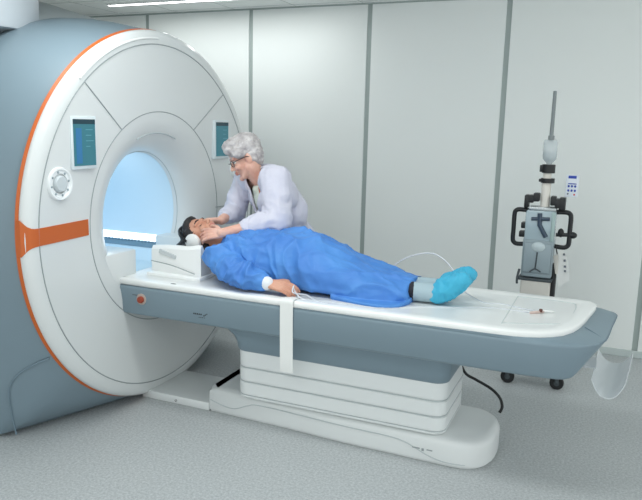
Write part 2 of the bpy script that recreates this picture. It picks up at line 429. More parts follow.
# lower blue-grey skirt, flaring out of the shell at the head side
def rrect(x0, x1, hw, r, z, n=8):
    pts = []
    for cx, cy, a0 in ((x1 - r, -hw + r, -90), (x1 - r, hw - r, 0), (x0 + r, hw - r, 90), (x0 + r, -hw + r, 180)):
        for k in range(n + 1):
            a = math.radians(a0 + 90 * k / n); pts.append(V((cx + r * math.cos(a), cy + r * math.sin(a), z)))
    return pts
bm = NB(); loft(bm, [rrect(x0, x1, hw, r, z) for x0, x1, hw, r, z in ((-1.865, -.665, .245, .07, .425), (-1.868, -.662, .25, .07, .43), (-1.875, -.655, .256, .07, .47), (-1.89, -.65, .268, .07, .51), (-1.925, -.645, .285, .07, .55), (-1.985, -.64, .305, .07, .58), (-2.02, -.635, .315, .07, .60))])
obj('lower_skirt', bm, BLUEGREY, tb, angle=50)
# ribbed pedestal
bm = NB(); r_ = []
for z0, z1 in ((.15, .165), (.168, .243), (.249, .327), (.333, .43)):
    for z, d in ((z0, .006), (z0 + .004, 0), (z1 - .004, -.002), (z1, .004)):
        r_.append(rrect(-1.86 + d, -.668 - d, .243 - d, .07, z))
loft(bm, r_); obj('pedestal', bm, PED, tb, angle=30)
bm = NB()
for z in (.166, .246, .33): loft(bm, [rrect(-1.8585, -.6695, .2415, .07, z - .0035), rrect(-1.8585, -.6695, .2415, .07, z + .0035)], False, False)
obj('pedestal_groove', bm, SOFT, tb)
# base
def basepoly(d, z):
    pts = []
    for k in range(17):
        a = math.radians(-90 + 180 * k / 16)
        pts.append((-.62 + (.19 - d) * math.cos(a) ** .8 if abs(math.cos(a)) > 1e-6 else -.62, (.252 - d) * math.copysign(abs(math.sin(a)) ** .8, math.sin(a))))
    for x, w in ((-1.2, .243), (-1.6, .215), (-2.06, .20)): pts.append((x, w - d))
    pts.append((-2.075 + d, .185)); pts.append((-2.075 + d, -.185))
    for x, w in ((-2.06, .20), (-1.6, .215), (-1.2, .243)): pts.append((x, -w + d))
    return [V((x, y, z)) for x, y in pts]
bm = NB(); loft(bm, [basepoly(d, z) for d, z in ((.012, 0), (.012, .012), (.0, .014), (0, .112), (.008, .13), (.025, .142), (.06, .15))])
obj('base', bm, WHITE, tb, angle=45)
bm = NB()
def bs(x, z): 
    w = .252 if x > -.62 else (.243 + .009 * (x + 1.2) / .58 if x > -1.2 else (.215 + .028 * (x + 1.6) / .4 if x > -1.6 else .20 + .015 * (x + 2.03) / .43))
    return (x, -w - .0005, z)
tube(bm, [bs(-2.055, .075), bs(-1.95, .052), bs(-1.88, .055), bs(-1.8, .088), bs(-1.7, .105), bs(-1.2, .102), bs(-.95, .10), bs(-.85, .085), bs(-.75, .045), bs(-.66, .025), (-.56, -.244, .025), (-.5, -.2, .028)], .003, 6)
obj('base_seam', bm, SOFT, tb)
bm = NB()
for x, w in ((-.80, .02), (-.73, .015), (-.765, .006)): box(bm, (x - w, -.2535, .068 if w > .01 else .06), (x + w, -.246, .073))
obj('base_clip', bm, SEAM, tb, False)
bm = NB(); box(bm, (-2.55, -.197, 0), (-2.07, .197, .05), .006); fp = obj('foot_plate', bm, WHITE, tb)
bm = NB(); lathe(bm, [(.007, -.006), (.007, 0), (0, 0)], (-2.3, -.1955, .022), 'y', 12); bmesh.ops.scale(bm, vec=(1, 1, 1), verts=bm.verts[:]); obj('screw', bm, DARKSEAM, fp)
# red stop button, black slot and printed mark on the side
bm = NB(); lathe(bm, [(.032, .004), (.032, -.004), (.026, -.006), (0, -.006)], (-2.39, -.385, .683), 'y', 28, cap0=True); rim = obj('stop_button', bm, mat('button_plate', (176, 160, 152), .4), tb)
bm = NB(); lathe(bm, [(.019, 0), (.02, -.014), (.016, -.022), (0, -.023)], (-2.387, -.388, .683), 'y', 24); obj('button_cap', bm, RED, rim)
bm = NB(); box(bm, (-2.452, -.3868, .70), (-2.40, -.384, .706)); obj('button_label', bm, GREYMARK, tb, False)
bm = NB(); ell(bm, (-2.19, -.36, .789), (.02, .009, .0025)); obj('top_slot', bm, BLACK, tb)
bm = NB()
gx = -2.045
for w, g in ((.009, .003), (.008, .003), (.01, .003), (.007, .003), (.009, .008)):
    box(bm, (gx, -.3865, .643), (gx + w, -.384, .6475)); box(bm, (gx + w * .3, -.3865, .6475), (gx + w * .7, -.384, .652)); gx += w + g
for k in range(3): box(bm, (gx + .003 + .009 * k, -.3865, .638 + .006 * k), (gx + .009 + .009 * k, -.384, .645 + .005 * k))
for k in range(4): box(bm, (-2.01 + .011 * k, -.3865, .628), (-2.004 + .011 * k, -.384, .631))
obj('printed_mark', bm, BLACK, tb, False)

# cable under the table
bm = NB(); tube(bm, [(-.672, .15, .40), (-.655, .22, .33), (-.60, .25, .293), (-.52, .25, .258), (-.470, .25, .215), (-.452, .25, .165), (-.462, .235, .132)], .008, 8)
tag(obj('power_cable', bm, RUBBER), 'thick black cable hanging down behind the foot of the white pedestal', 'cable')
bm = NB(); tube(bm, [(-2.235, .30, .006), (-2.232, .36, .008), (-2.222, .40, .012), (-2.215, .415, .014), (-2.19, .41, .012), (-2.1, .415, .012), (-2.0, .41, .012)], lambda t: .011 if .08 < t < .2 else .005, 8)
tag(obj('floor_cable', bm, RUBBER), 'short black cable lying on the floor behind the white foot plate', 'cable')

# strap hanging over the near side
bm = NB()
path = [(-.28, .787), (-.34, .7925), (-.375, .7935), (-.389, .785), (-.391, .75), (-.390, .66), (-.388, .58), (-.387, .5), (-.386, .45), (-.382, .402)]
P = catmull([V((0, y, z)) for y, z in path], 4)
loft(bm, [[V((x0 + .01 * max(0, .6 - p.z) , p.y - dy, p.z + dz)) for x0, dy, dz in ((-1.513, 0, 0), (-1.440, 0, 0), (-1.440, .0025, .001), (-1.513, .0025, .001))] for p in P])
tag(obj('paper_strap', bm, TAPE), 'flat white paper strap hanging over the near side of the table', 'strap')

# clear trough at the foot end
bm = NB(); r1, r2 = [], []
def trough(y, x0, x1, z, dip):
    o_, i_ = [], []
    for k in range(25):
        t = k / 24; x = x0 + (x1 - x0) * t; s = 1 - abs(2 * t - 1) ** 2.4
        o_.append(V((x, y - .02 * s, z - dip * s))); i_.append(V((x + .003 * (1 - 2 * t), y - .02 * s, z + .004 - dip * s)))
    return o_ + i_[::-1]
loft(bm, [trough(.24, .005, .172, .572, .06), trough(.1, .0, .163, .568, .066), trough(-.05, -.006, .15, .563, .072), trough(-.2, -.012, .136, .558, .076)])
tr = obj('plastic_trough', bm, CLEAR)
tag(tr, 'clear curved plastic trough hanging below the foot end of the table', 'trough')
bm = NB(); box(bm, (-.06, -.06, .562), (.006, .1, .570)); box(bm, (-.06, -.06, .565), (-.045, .1, .60)); obj('bracket', bm, CLEAR, tr, False)

# head coil cradle
coil = thing('head_coil', (-2.3, 0, .79), 'white head coil cradle on the table under the patient head', 'head coil')
bm = NB()
def coilsec(x, hw, top, th, fl):
    o_ = [(-hw, .778), (-hw, top - .02), (-hw + .012, top), (-hw + th - .01, top), (-hw + th, top - .02)]
    inner = [(-(hw - th) * math.cos(a), fl + (1 - math.sin(a)) * (top - .02 - fl)) for a in [PI * k / 12 for k in range(1, 12)]]
    return [V((x, y, z)) for y, z in o_ + inner + [(-y, z) for y, z in o_[::-1]]]
loft(bm, [coilsec(-2.475, .175, .935, .035, .89), coilsec(-2.46, .19, .955, .04, .885), coilsec(-2.35, .2, .968, .04, .88), coilsec(-2.2, .202, .972, .04, .88), coilsec(-2.135, .203, .985, .035, .90), coilsec(-2.115, .2, .985, .03, .93)])
obj('cradle', bm, WHITE2, coil, angle=30)
bm = NB(); box(bm, (-2.40, -.2075, .905), (-2.28, -.195, .93), .003, 1, Matrix.Translation((-2.34, 0, .917)) @ Matrix.Rotation(.25, 4, 'Y') @ Matrix.Translation((2.34, 0, -.917))); obj('side_slot', bm, mat('slot_pale', (190, 196, 198), .5), coil)
bm = NB(); box(bm, (-2.47, -.235, .779), (-2.10, .235, .806), .008); obj('cradle_base', bm, WHITE2, coil)
bm = NB(); tube(bm, [(-2.45, -.209, .87), (-2.3, -.212, .855), (-2.15, -.212, .82)], .003, 6); obj('cradle_seam', bm, SEAM, coil)

# ------------------------------------------------------------------ people
def frame(origin, fwd, up, s=1):
    x = V(fwd).normalized(); y = V(up).cross(x).normalized(); z = x.cross(y)
    m = Matrix((x, y, z)).transposed().to_4x4()
    return Matrix.Translation(origin) @ m @ Matrix.Scale(s, 4)
def head(bm, M):
    e = lambda c, r: ell(bm, c, r, mtx=M)
    e((-.012, 0, .032), (.098, .076, .086)); e((.02, 0, -.025), (.068, .061, .088)); e((.045, 0, -.088), (.036, .036, .026))
    e((.068, 0, -.098), (.022, .022, .018))                                    # chin
    cap(bm, (.084, 0, .006), (.1035, 0, -.03), .007, .0105, mtx=M)              # nose
    for s in (-1, 1):
        cap(bm, (.090, s * .008, -.036), (.095, s * .010, -.036), .0075, .007, mtx=M)
        cap(bm, (.083, s * .012, .026), (.068, s * .048, .024), .011, .009, mtx=M)   # brow
        e((.062, s * .037, -.028), (.024, .022, .022))                         # cheek
        ell(bm, (-.008, s * .074, -.008), (.02, .009, .033), rot=Matrix.Rotation(s * -.35, 3, 'Z'), mtx=M)
        cap(bm, (.02, s * .055, -.05), (.055, s * .024, -.092), .02, .02, mtx=M)     # jaw
    e((.090, 0, -.055), (.010, .022, .006)); e((.088, 0, -.066), (.010, .019, .0065))
def eyes(parent, M):
    for s in (-1, 1):
        bm = NB(); ell(bm, (.0662, s * .031, .002), .0122, mtx=M); o = obj('eye', bm, EYE, parent)
        bm = NB(); ell(bm, (.0765, s * .031, .000), (.0032, .0062, .0062), mtx=M); obj('iris', bm, IRIS, o)
def lids(parent, M, m, lash):
    for s in (-1, 1):
        bm = NB(); ell(bm, (.0655, s * .031, .002), (.0128, .0145, .0125), mtx=M); o = obj('eyelid', bm, m, parent)
        bm = NB(); tube(bm, [M @ V(p) for p in ((.074, s * .019, -.004), (.0775, s * .031, -.0065), (.071, s * .044, -.003))], .0018, 6); obj('eyelash', bm, lash, o)
def brows(parent, M, m):
    for s in (-1, 1):
        bm = NB(); tube(bm, [M @ V(p) for p in ((.092, s * .014, .026), (.086, s * .034, .031), (.070, s * .050, .027))], .0036, 6); obj('eyebrow', bm, m, parent)
def hand(bm, wrist, f, n, side, curl=(.3, .4, .3), spread=.08, s=1.0, thumb_in=.0):
    """five separate fingers; side=+1 left hand, -1 right hand"""
    f = V(f).normalized(); n = V(n); n = (n - f * n.dot(f)).normalized()
    t = f.cross(n) if side > 0 else n.cross(f)
    W = V(wrist)
    P = lambda a, b, c: W + s * (a * f + b * t + c * n)
    for b in (-.026, -.009, .009, .026): cap(bm, P(.004, b * .7, 0), P(.078, b * 1.12, .002), .0125 * s, .0112 * s, n=10)
    cap(bm, P(.012, .022, -.008), P(.05, .03, -.006), .014 * s, .012 * s, n=10)
    for k, (b, L) in enumerate(((.031, 1.0), (.0105, 1.1), (-.0105, 1.02), (-.031, .82))):
        ang_ = 0; q = P(.082, b, .002); sp = spread * (1.5 - k)
        for L0, c, r0, r1 in ((.042, curl[0], .0095, .009), (.026, curl[1], .009, .0082), (.021, curl[2], .0082, .007)):
            ang_ += c * (1 + .08 * k)
            d = (math.cos(ang_) * (f + t * sp * .35).normalized() - math.sin(ang_) * n)
            q2 = q + d * L0 * L * s; cap(bm, q, q2, r0 * s, r1 * s, n=10); q = q2
    q = P(.022, .028, -.008)
    for L0, (a, b, c), r0, r1 in ((.042, (.66, .68, -.3 - thumb_in), .0135, .0115), (.034, (.86, .4, -.35 - thumb_in), .0112, .0098), (.026, (.93, .2, -.35 - thumb_in), .0098, .008)):
        d = (a * f + b * t + c * n).normalized(); q2 = q + d * L0 * s; cap(bm, q, q2, r0 * s, r1 * s, n=10); q = q2
def lips(me, M, idx=1):
    Mi = M.inverted()
    for p in me.polygons:
        c = Mi @ p.center
        if c.x > .085 and abs(c.y) < .022 and -.073 < c.z < -.0505: p.material_index = idx
def fnoise(co, sc, seed=0): return noise.noise(V((co.x * sc[0] + seed, co.y * sc[1], co.z * sc[2])))
def fold(co, sc, seed=0): return 1 - 2 * abs(fnoise(co, sc, seed))

# --- the woman in the white coat
nurse = thing('person', (-1.85, .68, 0), 'person with short grey hair, glasses and white coat leaning over the patient', 'person')
NF, NL = V((-.62, -.78, 0)).normalized(), V((.78, -.62, 0)).normalized()
NM = frame((-2.082, .258, 1.470), (-.76, -.47, -.46), (-.40, -.22, .9), 1.07)
Lsh, Rsh = V((-1.852, .218, 1.350)), V((-2.165, .425, 1.315))
Lel, Rel = V((-1.80, .13, 1.115)), V((-2.225, .36, 1.115))
Lwr, Rwr = V((-2.035, -.105, 1.052)), V((-2.19, .145, 1.085))
chest, waist, pelv = V((-1.955, .375, 1.235)), V((-1.945, .535, 1.02)), V((-1.92, .645, .90))
neckb, neckt = V((-2.015, .30, 1.345)), V((-2.045, .245, 1.42))
Rl = Matrix((NF, NL, V((0, 0, 1)))).transposed()
bm = NB(); head(bm, NM)
chain(bm, [neckb, neckt], [.058, .054])
ell(bm, chest, (.10, .165, .13), Rl); ell(bm, waist, (.10, .15, .14), Rl); ell(bm, pelv, (.11, .16, .13), Rl); cap(bm, chest, waist, .10, .10); cap(bm, Lsh, Rsh, .055, .055)
chain(bm, [Lsh, Lel, Lwr], [.05, .04, .029]); chain(bm, [Rsh, Rel, Rwr], [.05, .04, .029])
LH = dict(wrist=Lwr, f=(-1, -.12, -.12), n=(.1, -.80, .58), side=1, curl=(.3, .4, .3), spread=.24)
RH = dict(wrist=Rwr, f=(-1, -.38, -.16), n=(.0, .55, .8), side=-1, curl=(.35, .4, .3))
hand(bm, **LH); hand(bm, **RH)
hips = [pelv + NL * s * .085 for s in (1, -1)]; feet = [V((-1.80, .60, .07)), V((-1.98, .74, .07))]
for h, ft in zip(hips, feet):
    kn = (h + ft) / 2 + NF * .02; chain(bm, [h, kn, ft], [.085, .058, .042]); cap(bm, ft + V((0, 0, -.03)), ft + NF * .16 + V((0, 0, -.04)), .035, .028)
me = fuse(bm, .0042, 2, .4); lips(me, NM)
nb = finish('body', me, [SKIN_N, LIPS], nurse, angle=80)
eyes(nurse, NM); brows(nurse, NM, HAIR_G)
# hair
bm = NB()
for c, r in (((-.014, 0, .054), (.096, .084, .080)), ((-.038, 0, .010), (.066, .077, .075)), ((.035, .01, .098), (.062, .066, .034)), ((.066, .03, .078), (.03, .042, .024)), ((.064, -.03, .082), (.032, .042, .024)), ((-.045, 0, -.04), (.04, .052, .035)),
             ((.02, .068, .048), (.042, .02, .035)), ((.02, -.068, .048), (.042, .02, .035))): ell(bm, c, r, mtx=NM)
me = fuse(bm, .005, 3)
NMi = NM.inverted()
displace(me, lambda co, n: .005 * fold(co, (38, 38, 38)) + .0035 * fold(NMi @ co, (30, 120, 60), 3))
finish('hair', me, HAIR_G, nurse, angle=80)
# coat
bm = NB()
ell(bm, chest, (.135, .20, .15), Rl); cap(bm, chest, waist, .135, .14); ell(bm, waist + NL * .0, (.13, .165, .16), Rl); ell(bm, pelv, (.135, .175, .16), Rl)
ell(bm, (chest + waist) / 2 - NF * .03, (.135, .185, .16), Rl)
cap(bm, Lsh, Rsh, .082, .082); cap(bm, neckb + V((0, 0, -.01)), chest, .085, .12)
chain(bm, [Lsh + NL * .004, Lel, Lel + (Lwr - Lel) * .42], [.085, .075, .062]); chain(bm, [Rsh, Rel, Rel + (Rwr - Rel) * .42], [.078, .068, .055])
loft(bm, [[pelv + V((0, 0, dz)) + NF * .15 * k * math.cos(a) + NL * .2 * k * math.sin(a) for a in [2 * PI * i / 28 for i in range(28)]] for dz, k in ((.02, .95), (-.2, 1.05), (-.38, 1.12))])
me = fuse(bm, .008, 5)
def coatfold(co, n):
    d = .009 * fold(co, (9, 9, 4), 1.7) + .008 * max(0, 1 - 3.2 * abs(fnoise(co, (9, 9, 5), 8))) - .009 * max(0, 1 - 7 * abs(fnoise(co, (6, 6, 4), 15)))
    arm = max(0, 1 - (co - Lel).length / .17)
    return d + arm * .016 * max(0, 1 - 3 * abs(fnoise(co, (10, 10, 18), 4)))
displace(me, coatfold)
zl = V((0, 0, 1))
def vcut(c):
    q = c - neckb; f_, l_ = q.dot(NF), q.dot(NL) - (.03 + .2 * (q.z + .12))
    if c.z > neckb.z + .03 and (c - neckb - V((-.01, -.02, 0))).to_2d().length < .075: return True
    if f_ > .02 and q.z < .07 and q.z > -.36:
        w = .068 * (1 - (-q.z) / .36) if q.z < 0 else .068
        return abs(l_) < w
    return False
cut(me, vcut)
co_ = finish('coat', me, COAT, nurse, angle=80)
sm_ = co_.modifiers.new('thick', 'SOLIDIFY'); sm_.thickness = .006; sm_.offset = -1
# sleeve cuffs
for el_, wr_, fr_, r_ in ((Lel, Lwr, .40, .056), (Rel, Rwr, .42, .05)):
    d = (wr_ - el_).normalized(); c = el_ + (wr_ - el_) * (fr_ + .10)
    bm = NB(); cap(bm, c - d * .02, c + d * .015, r_, r_ - .004, n=20); m_ = fuse(bm, .006, 2); displace(m_, lambda co, n: .004 * fold(co, (24, 24, 24))); finish('sleeve_cuff', m_, COAT, nurse, angle=80)
# shirt
bm = NB(); ell(bm, chest + NF * .006, (.118, .16, .14), Rl); cap(bm, chest + NF * .006, waist, .118, .118); cap(bm, neckb + V((0, 0, -.07)) - NF * .01, chest, .05, .10); me = fuse(bm, .008, 4); finish('shirt', me, SHIRT, nurse, angle=80)
# coat collar and piping along the opening, laid on the coat surface
from mathutils.bvhtree import BVHTree
bm_c = NB()
ell(bm_c, chest, (.135, .20, .15), Rl); cap(bm_c, chest, waist, .135, .14); cap(bm_c, Lsh, Rsh, .082, .082); cap(bm_c, neckb + V((0, 0, -.01)), chest, .085, .12)
bv = BVHTree.FromBMesh(bm_c); bm_c.free()
def front(z, l, off):
    o_ = neckb + NL * (l + .03 + .2 * (z + .12)) + V((0, 0, z)) + NF * .6
    h = bv.ray_cast(o_, -NF)
    return (h[0] + NF * off) if h[0] is not None else neckb + NL * l + V((0, 0, z)) + NF * (.1 + off)
for s in (1, -1):
    bm = NB(); tube(bm, [front(z, s * .070 * (1 - max(0, -z) / .36), .002) for z in (.03, -.02, -.08, -.14, -.2, -.26, -.32, -.36)], .008, 8); obj('lapel', bm, COAT, nurse, angle=60)
bm = NB(); tube(bm, [front(z, .060 * (1 - max(0, -z) / .36), -.002) for z in (.03, -.04, -.1, -.17, -.24, -.3)], .006, 6); obj('neck_piping', bm, PIPING, nurse)
bm = NB(); tube(bm, [neckb + V((0, 0, .05)) + (.078 * math.cos(a)) * NF * .9 + .078 * math.sin(a) * NL + V((0, 0, -.02 * math.cos(a))) for a in [math.radians(80 + 20 * k) for k in range(11)]], .017, 8); obj('collar', bm, COAT, nurse)
for h, ft in zip(hips, feet):
    bm = NB(); kn = (h + ft) / 2 + NF * .02; chain(bm, [h, kn, ft + V((0, 0, .03))], [.1, .078, .068]); obj('trouser_leg', bm, PALETR, nurse)
    bm = NB(); cap(bm, ft + V((0, 0, -.025)) - NF * .01, ft + NF * .17 + V((0, 0, -.035)), .045, .035); ell(bm, ft, .047); m_ = fuse(bm, .008, 2)
    displace(m_, lambda co, n: V((0, 0, max(0, .002 - co.z)))); finish('shoe', m_, WHITE, nurse)
# glasses
gl = NB()
for s in (1, -1):
    pts = [NM @ V((.099 - .010 * abs(math.sin(a) * .0 + (s * .034 + .023 * math.cos(a)) / .03) , s * .034 + .023 * math.cos(a), .0 + .0175 * math.sin(a))) for a in [2 * PI * k / 20 for k in range(20)]]
    tube(gl, pts, .0024, 6, 0, closed=True)
    tube(gl, [NM @ V(p) for p in ((.080, s * .057, .006), (.06, s * .072, .008), (.0, s * .082, .006), (-.02, s * .082, -.006))], .0026, 6)
tube(gl, [NM @ V(p) for p in ((.097, -.012, .004), (.106, 0, .008), (.097, .012, .004))], .0024, 6)
go = obj('glasses', gl, GLASSF, nurse)

# --- the patient
pat = thing('person', (-1.5, 0, .79), 'person lying on the table in a blue gown with aqua shoe covers', 'person')
PM = frame((-2.225, -.01, 1.012), (.22, -.20, .95), (-.95, 0, .28), 1.04)
pLs, pRs = V((-1.985, .19, .92)), V((-1.985, -.19, .92))
pRe, pRw = V((-1.80, -.30, .87)), V((-1.63, -.305, .845))
pLe, pLw = V((-1.80, .30, .87)), V((-1.60, .30, .835))
bm = NB(); head(bm, PM)
chain(bm, [V((-2.13, 0, .965)), V((-2.0, 0, .94))], [.055, .062])
cap(bm, (-1.94, 0, .93), (-1.45, 0, .92), .11, .11); ell(bm, (-1.86, 0, .93), (.17, .16, .105)); ell(bm, (-1.45, 0, .91), (.16, .165, .105)); cap(bm, pLs, pRs, .055, .055)
chain(bm, [pRs, pRe, pRw], [.05, .04, .029]); chain(bm, [pLs, pLe, pLw], [.05, .04, .029])
hand(bm, pRw + V((.012, 0, 0)), (.97, .03, -.10), (.12, -.55, .83), -1, curl=(.35, .45, .4), spread=.03, s=1.02)
hand(bm, pLw + V((.012, 0, 0)), (.97, -.03, -.12), (.12, .3, .95), 1, curl=(.3, .3, .3), spread=.03)
for s in (-1, 1):
    chain(bm, [V((-1.42, s * .09, .885)), V((-1.12, s * .085, .835)), V((-.80, s * .062, .835))], [.085, .05, .04])
    cap(bm, (-.79, s * .062, .835), (-.65, s * .068, .925), .035, .026)
me = fuse(bm, .0042, 2, .4); lips(me, PM)
finish('body', me, [SKIN_P, LIPS], pat, angle=80)
lids(pat, PM, SKIN_P, HAIR_D); brows(pat, PM, HAIR_D)
bm = NB()
for c, r in (((-.028, 0, .045), (.10, .086, .088)), ((-.06, 0, -.02), (.06, .08, .09)), ((.028, 0, .092), (.055, .06, .028)), ((-.03, .03, -.10), (.045, .06, .05)), ((-.085, -.045, .02), (.06, .07, .075)), ((-.1, -.05, .08), (.05, .06, .05))): ell(bm, c, r, mtx=PM)
me = fuse(bm, .006, 2); displace(me, lambda co, n: .004 * fold(co, (70, 40, 70))); finish('hair', me, HAIR_D, pat, angle=80)
# gown
secs = [(-2.06, .085, 1.0, .90), (-2.03, .14, 1.02, .87), (-1.97, .21, 1.04, .84), (-1.88, .235, 1.062, .80), (-1.75, .235, 1.074, .79), (-1.60, .235, 1.086, .784), (-1.46, .24, 1.07, .782), (-1.32, .238, .998, .782), (-1.18, .228, .937, .782), (-1.06, .21, .910, .782), (-.97, .185, .898, .783), (-.915, .165, .893, .785)]
def gsec(x, hw, zt, zb):
    pts = []; zc = zb + (zt - zb) * .42
    for i in range(40):
        a = 2 * PI * i / 40; c, s = math.cos(a), math.sin(a)
        y = hw * math.copysign(abs(c) ** .85, c)
        z = zc + (zt - zc) * s ** 1.0 if s > 0 else zc - (zc - zb) * abs(s) ** .35
        pts.append(V((x, y, z)))
    return pts
bm = NB(); loft(bm, [gsec(*q) for q in secs])
chain(bm, [pRs + V((.01, -.01, 0)), pRe, pRw + V((-.035, 0, 0))], [.085, .072, .05]); chain(bm, [pLs, pLe, pLw + V((-.03, 0, 0))], [.08, .068, .048])
ell(bm, (-1.995, -.18, .925), (.082, .07, .082))
loft(bm, [[V((x, y0, .781)), V((x, y1, .781)), V((x, y1, .781 + h)), V((x, y0, .781 + h))] for x, y0, y1, h in ((-1.3, -.24, 0, .025), (-1.12, -.275, 0, .018), (-.99, -.285, 0, .017), (-.925, -.23, 0, .018), (-.90, -.15, 0, .03))])
me = fuse(bm, .006, 5)
def gownfold(co, n):
    w = min(1, max(.0, (co.z - .79) / .04))
    leg = min(1, max(0, (co.x + 1.55) / .3))
    # long folds run along the legs, diagonal ones cross the trunk and the sleeve
    ridge = lambda p, sc, sd: max(0, 1 - 3.2 * abs(fnoise(p, sc, sd))) ** 1.5
    q = V((co.x + .8 * co.y, co.y - .3 * co.x, co.z))
    d1 = leg * (.020 * ridge(q, (2.6, 7, 6), 2) + .007 * ridge(co, (5, 14, 10), 3) - .004)
    d2 = (1 - leg) * (.022 * ridge(q, (5, 3, 4), 5) + .014 * ridge(V((co.x - co.y, co.y + co.x, co.z)), (8, 5, 7), 6) - .006)
    ar = max(0, 1 - (co - pRe).length / .2)
    d3 = ar * .018 * ridge(co, (14, 7, 10), 9)
    # a few long creases fanning from the waist, none of them crossing
    u_ = co.x + .55 * co.y
    crease = max(0, 1 - 6 * abs(fnoise(V((u_, co.y - .3 * co.x, co.z)), (1.6, 7, 5), 21))) * (.35 + .65 * max(0, min(1, .5 + 2 * fnoise(co, (5, 5, 5), 40))))
    crease += (1 - leg) * max(0, 1 - 6 * abs(fnoise(V((co.x + 1.3 * co.y, co.y - .8 * co.x, co.z)), (6, 2, 3), 33))) * max(0, min(1, .5 + 2 * fnoise(co, (4, 4, 4), 50)))
    return w * (d1 + d2 + d3 - .010 * crease + .0025 * fold(co, (17, 13, 17), 12))
displace(me, gownfold)
finish('gown', me, GOWN, pat, angle=80)
for w_, nm in ((pRw, 0), (pLw, 1)):
    bm = NB(); cap(bm, w_ + V((-.045, 0, .003)), w_ + V((-.005, 0, 0)), .042, .037, n=20); obj('cuff', bm, CUFF, pat)
for s in (-1, 1):
    bm = NB(); chain(bm, [V((-1.0, s * .078, .836)), V((-.905, s * .068, .838))], [.046, .05]); obj('trouser_leg', bm, TROUS, pat)
    bm = NB(); chain(bm, [V((-.925, s * .066, .837)), V((-.78, s * .062, .84)), V((-.74, s * .063, .865))], [.05, .05, .045]); obj('sock', bm, SOCK, pat)
    bm = NB(); chain(bm, [V((-.775, s * .064, .832)), V((-.72, s * .07, .875)), V((-.672, s * .073, .912)), V((-.648, s * .076, .928))], [.048, .055, .048, .036]); ell(bm, (-.745, s * .064, .87), (.05, .05, .055))
    m_ = fuse(bm, .006, 3); displace(m_, lambda co, n: .009 * fold(co, (45, 30, 12), 2) * min(1, max(0, (co.z - .79) / .02))); finish('shoe_cover', m_, SHOE, pat, angle=80)

# headphones
hp = thing('headphones', PM @ V((0, 0, .1)), 'white round-cup headphones on the head of the lying patient', 'headphones')
for s in (-1, 1):
    bm = NB(); lathe(bm, [(.03, .0), (.047, .004), (.05, .016), (.047, .026), (.038, .031), (0, .032)], (0, 0, 0), 'y', 32, cap0=True)
    bmesh.ops.transform(bm, matrix=PM @ Matrix.Translation((-.012, s * .078, -.002)) @ Matrix.Diagonal((1, s, 1, 1)), verts=bm.verts[:]); obj('ear_cup', bm, WHITE2, hp)
bm = NB(); tube(bm, [PM @ V((-.012 + .02 * math.sin(a), -.108 * math.cos(a), .03 + .107 * math.sin(a))) for a in [PI * k / 16 for k in range(17)]], .009, 8, 2); obj('headband', bm, BLACK, hp)

# ------------------------------------------------------------------ tubing on the table
bm = NB(); tube(bm, [(-1.49, -.29, .84), (-1.46, -.31, .81), (-1.41, -.32, .788), (-1.3, -.29, .785), (-1.2, -.285, .786), (-1.1, -.30, .787), (-1.02, -.30, .787), (-.92, -.22, .784), (-.8, -.14, .784), (-.66, -.08, .784), (-.55, -.02, .784), (-.45, .0, .784), (-.36, -.01, .786), (-.305, -.02, .792)], .0042, 8)
tag(obj('infusion_line', bm, TUBE), 'thin clear infusion line from the patient hand along the near table edge', 'tube', 'infusion tubing')
bm = NB(); tube(bm, [(-1.13, .30, .80), (-1.16, .34, .84), (-1.12, .35, .89), (-1.05, .35, .935), (-.97, .35, .963), (-.90, .35, .965), (-.83, .34, .93), (-.77, .32, .87), (-.72, .28, .80), (-.66, .20, .785), (-.56, .08, .784), (-.48, .10, .784), (-.38, .06, .785), (-.30, .02, .790)], .0042, 8)
tag(obj('infusion_line', bm, TUBE), 'thin clear line arching up behind the aqua shoe covers', 'tube', 'infusion tubing')
bm = NB(); tube(bm, [(-1.48, -.30, .85), (-1.47, -.33, .82), (-1.42, -.27, .80), (-1.37, -.30, .79), (-1.3, -.335, .788), (-1.22, -.34, .788), (-1.17, -.31, .787)], .0036, 8)
tag(obj('sensor_lead', bm, TUBE), 'short white looped lead beside the patient hand', 'tube')
ct = thing('tube_connector', (-.28, .01, .79), 'small pink and white tube connector with a dark tap on the table foot end', 'connector')
bm = NB(); cap(bm, (-.315, -.028, .790), (-.262, .02, .792), .007, .007); obj('connector_body', bm, mat('connector_pink', (208, 186, 178), .4), ct)
bm = NB(); box(bm, (-.280, .0, .79), (-.264, .016, .806), .003); obj('tap', bm, mat('tap_brown', (92, 52, 44), .4), ct)
bm = NB(); cap(bm, (-.262, .02, .795), (-.215, .045, .79), .006, .005); obj('tip', bm, WHITE2, ct)

# ------------------------------------------------------------------ contrast injector
IY = 1.3
inj = thing('contrast_injector', (-.40, IY, 0), 'grey contrast injector with black handles on a wheeled stand by the back wall', 'injector')
bm = NB(); box(bm, (-.56, 1.06, .085), (-.20, 1.14, .125), .012); box(bm, (-.56, 1.46, .085), (-.20, 1.54, .125), .012); box(bm, (-.43, 1.10, .085), (-.33, 1.5, .135), .012); obj('base_frame', bm, GREYBODY, inj)
for x, y in ((-.535, 1.085), (-.222, 1.105), (-.535, 1.5), (-.222, 1.5)):
    bm = NB(); lathe(bm, [(.0, -.016), (.04, -.016), (.045, -.01), (.045, .01), (.04, .016), (0, .016)], (x, y, .045), 'y', 28); w_ = obj('caster', bm, RUBBER, inj)
    bm = NB(); lathe(bm, [(0, -.019), (.018, -.019), (.018, .019), (0, .019)], (x, y, .045), 'y', 16); box(bm, (x - .012, y - .024, .04), (x + .012, y + .024, .098), .006); obj('caster_fork', bm, DARKSEAM, w_)
bm = NB(); lathe(bm, [(.035, .12), (.035, .5), (.03, 1.17)], (-.40, 1.37, 0), 'z', 24, cap1=True); obj('column', bm, CHROME, inj)
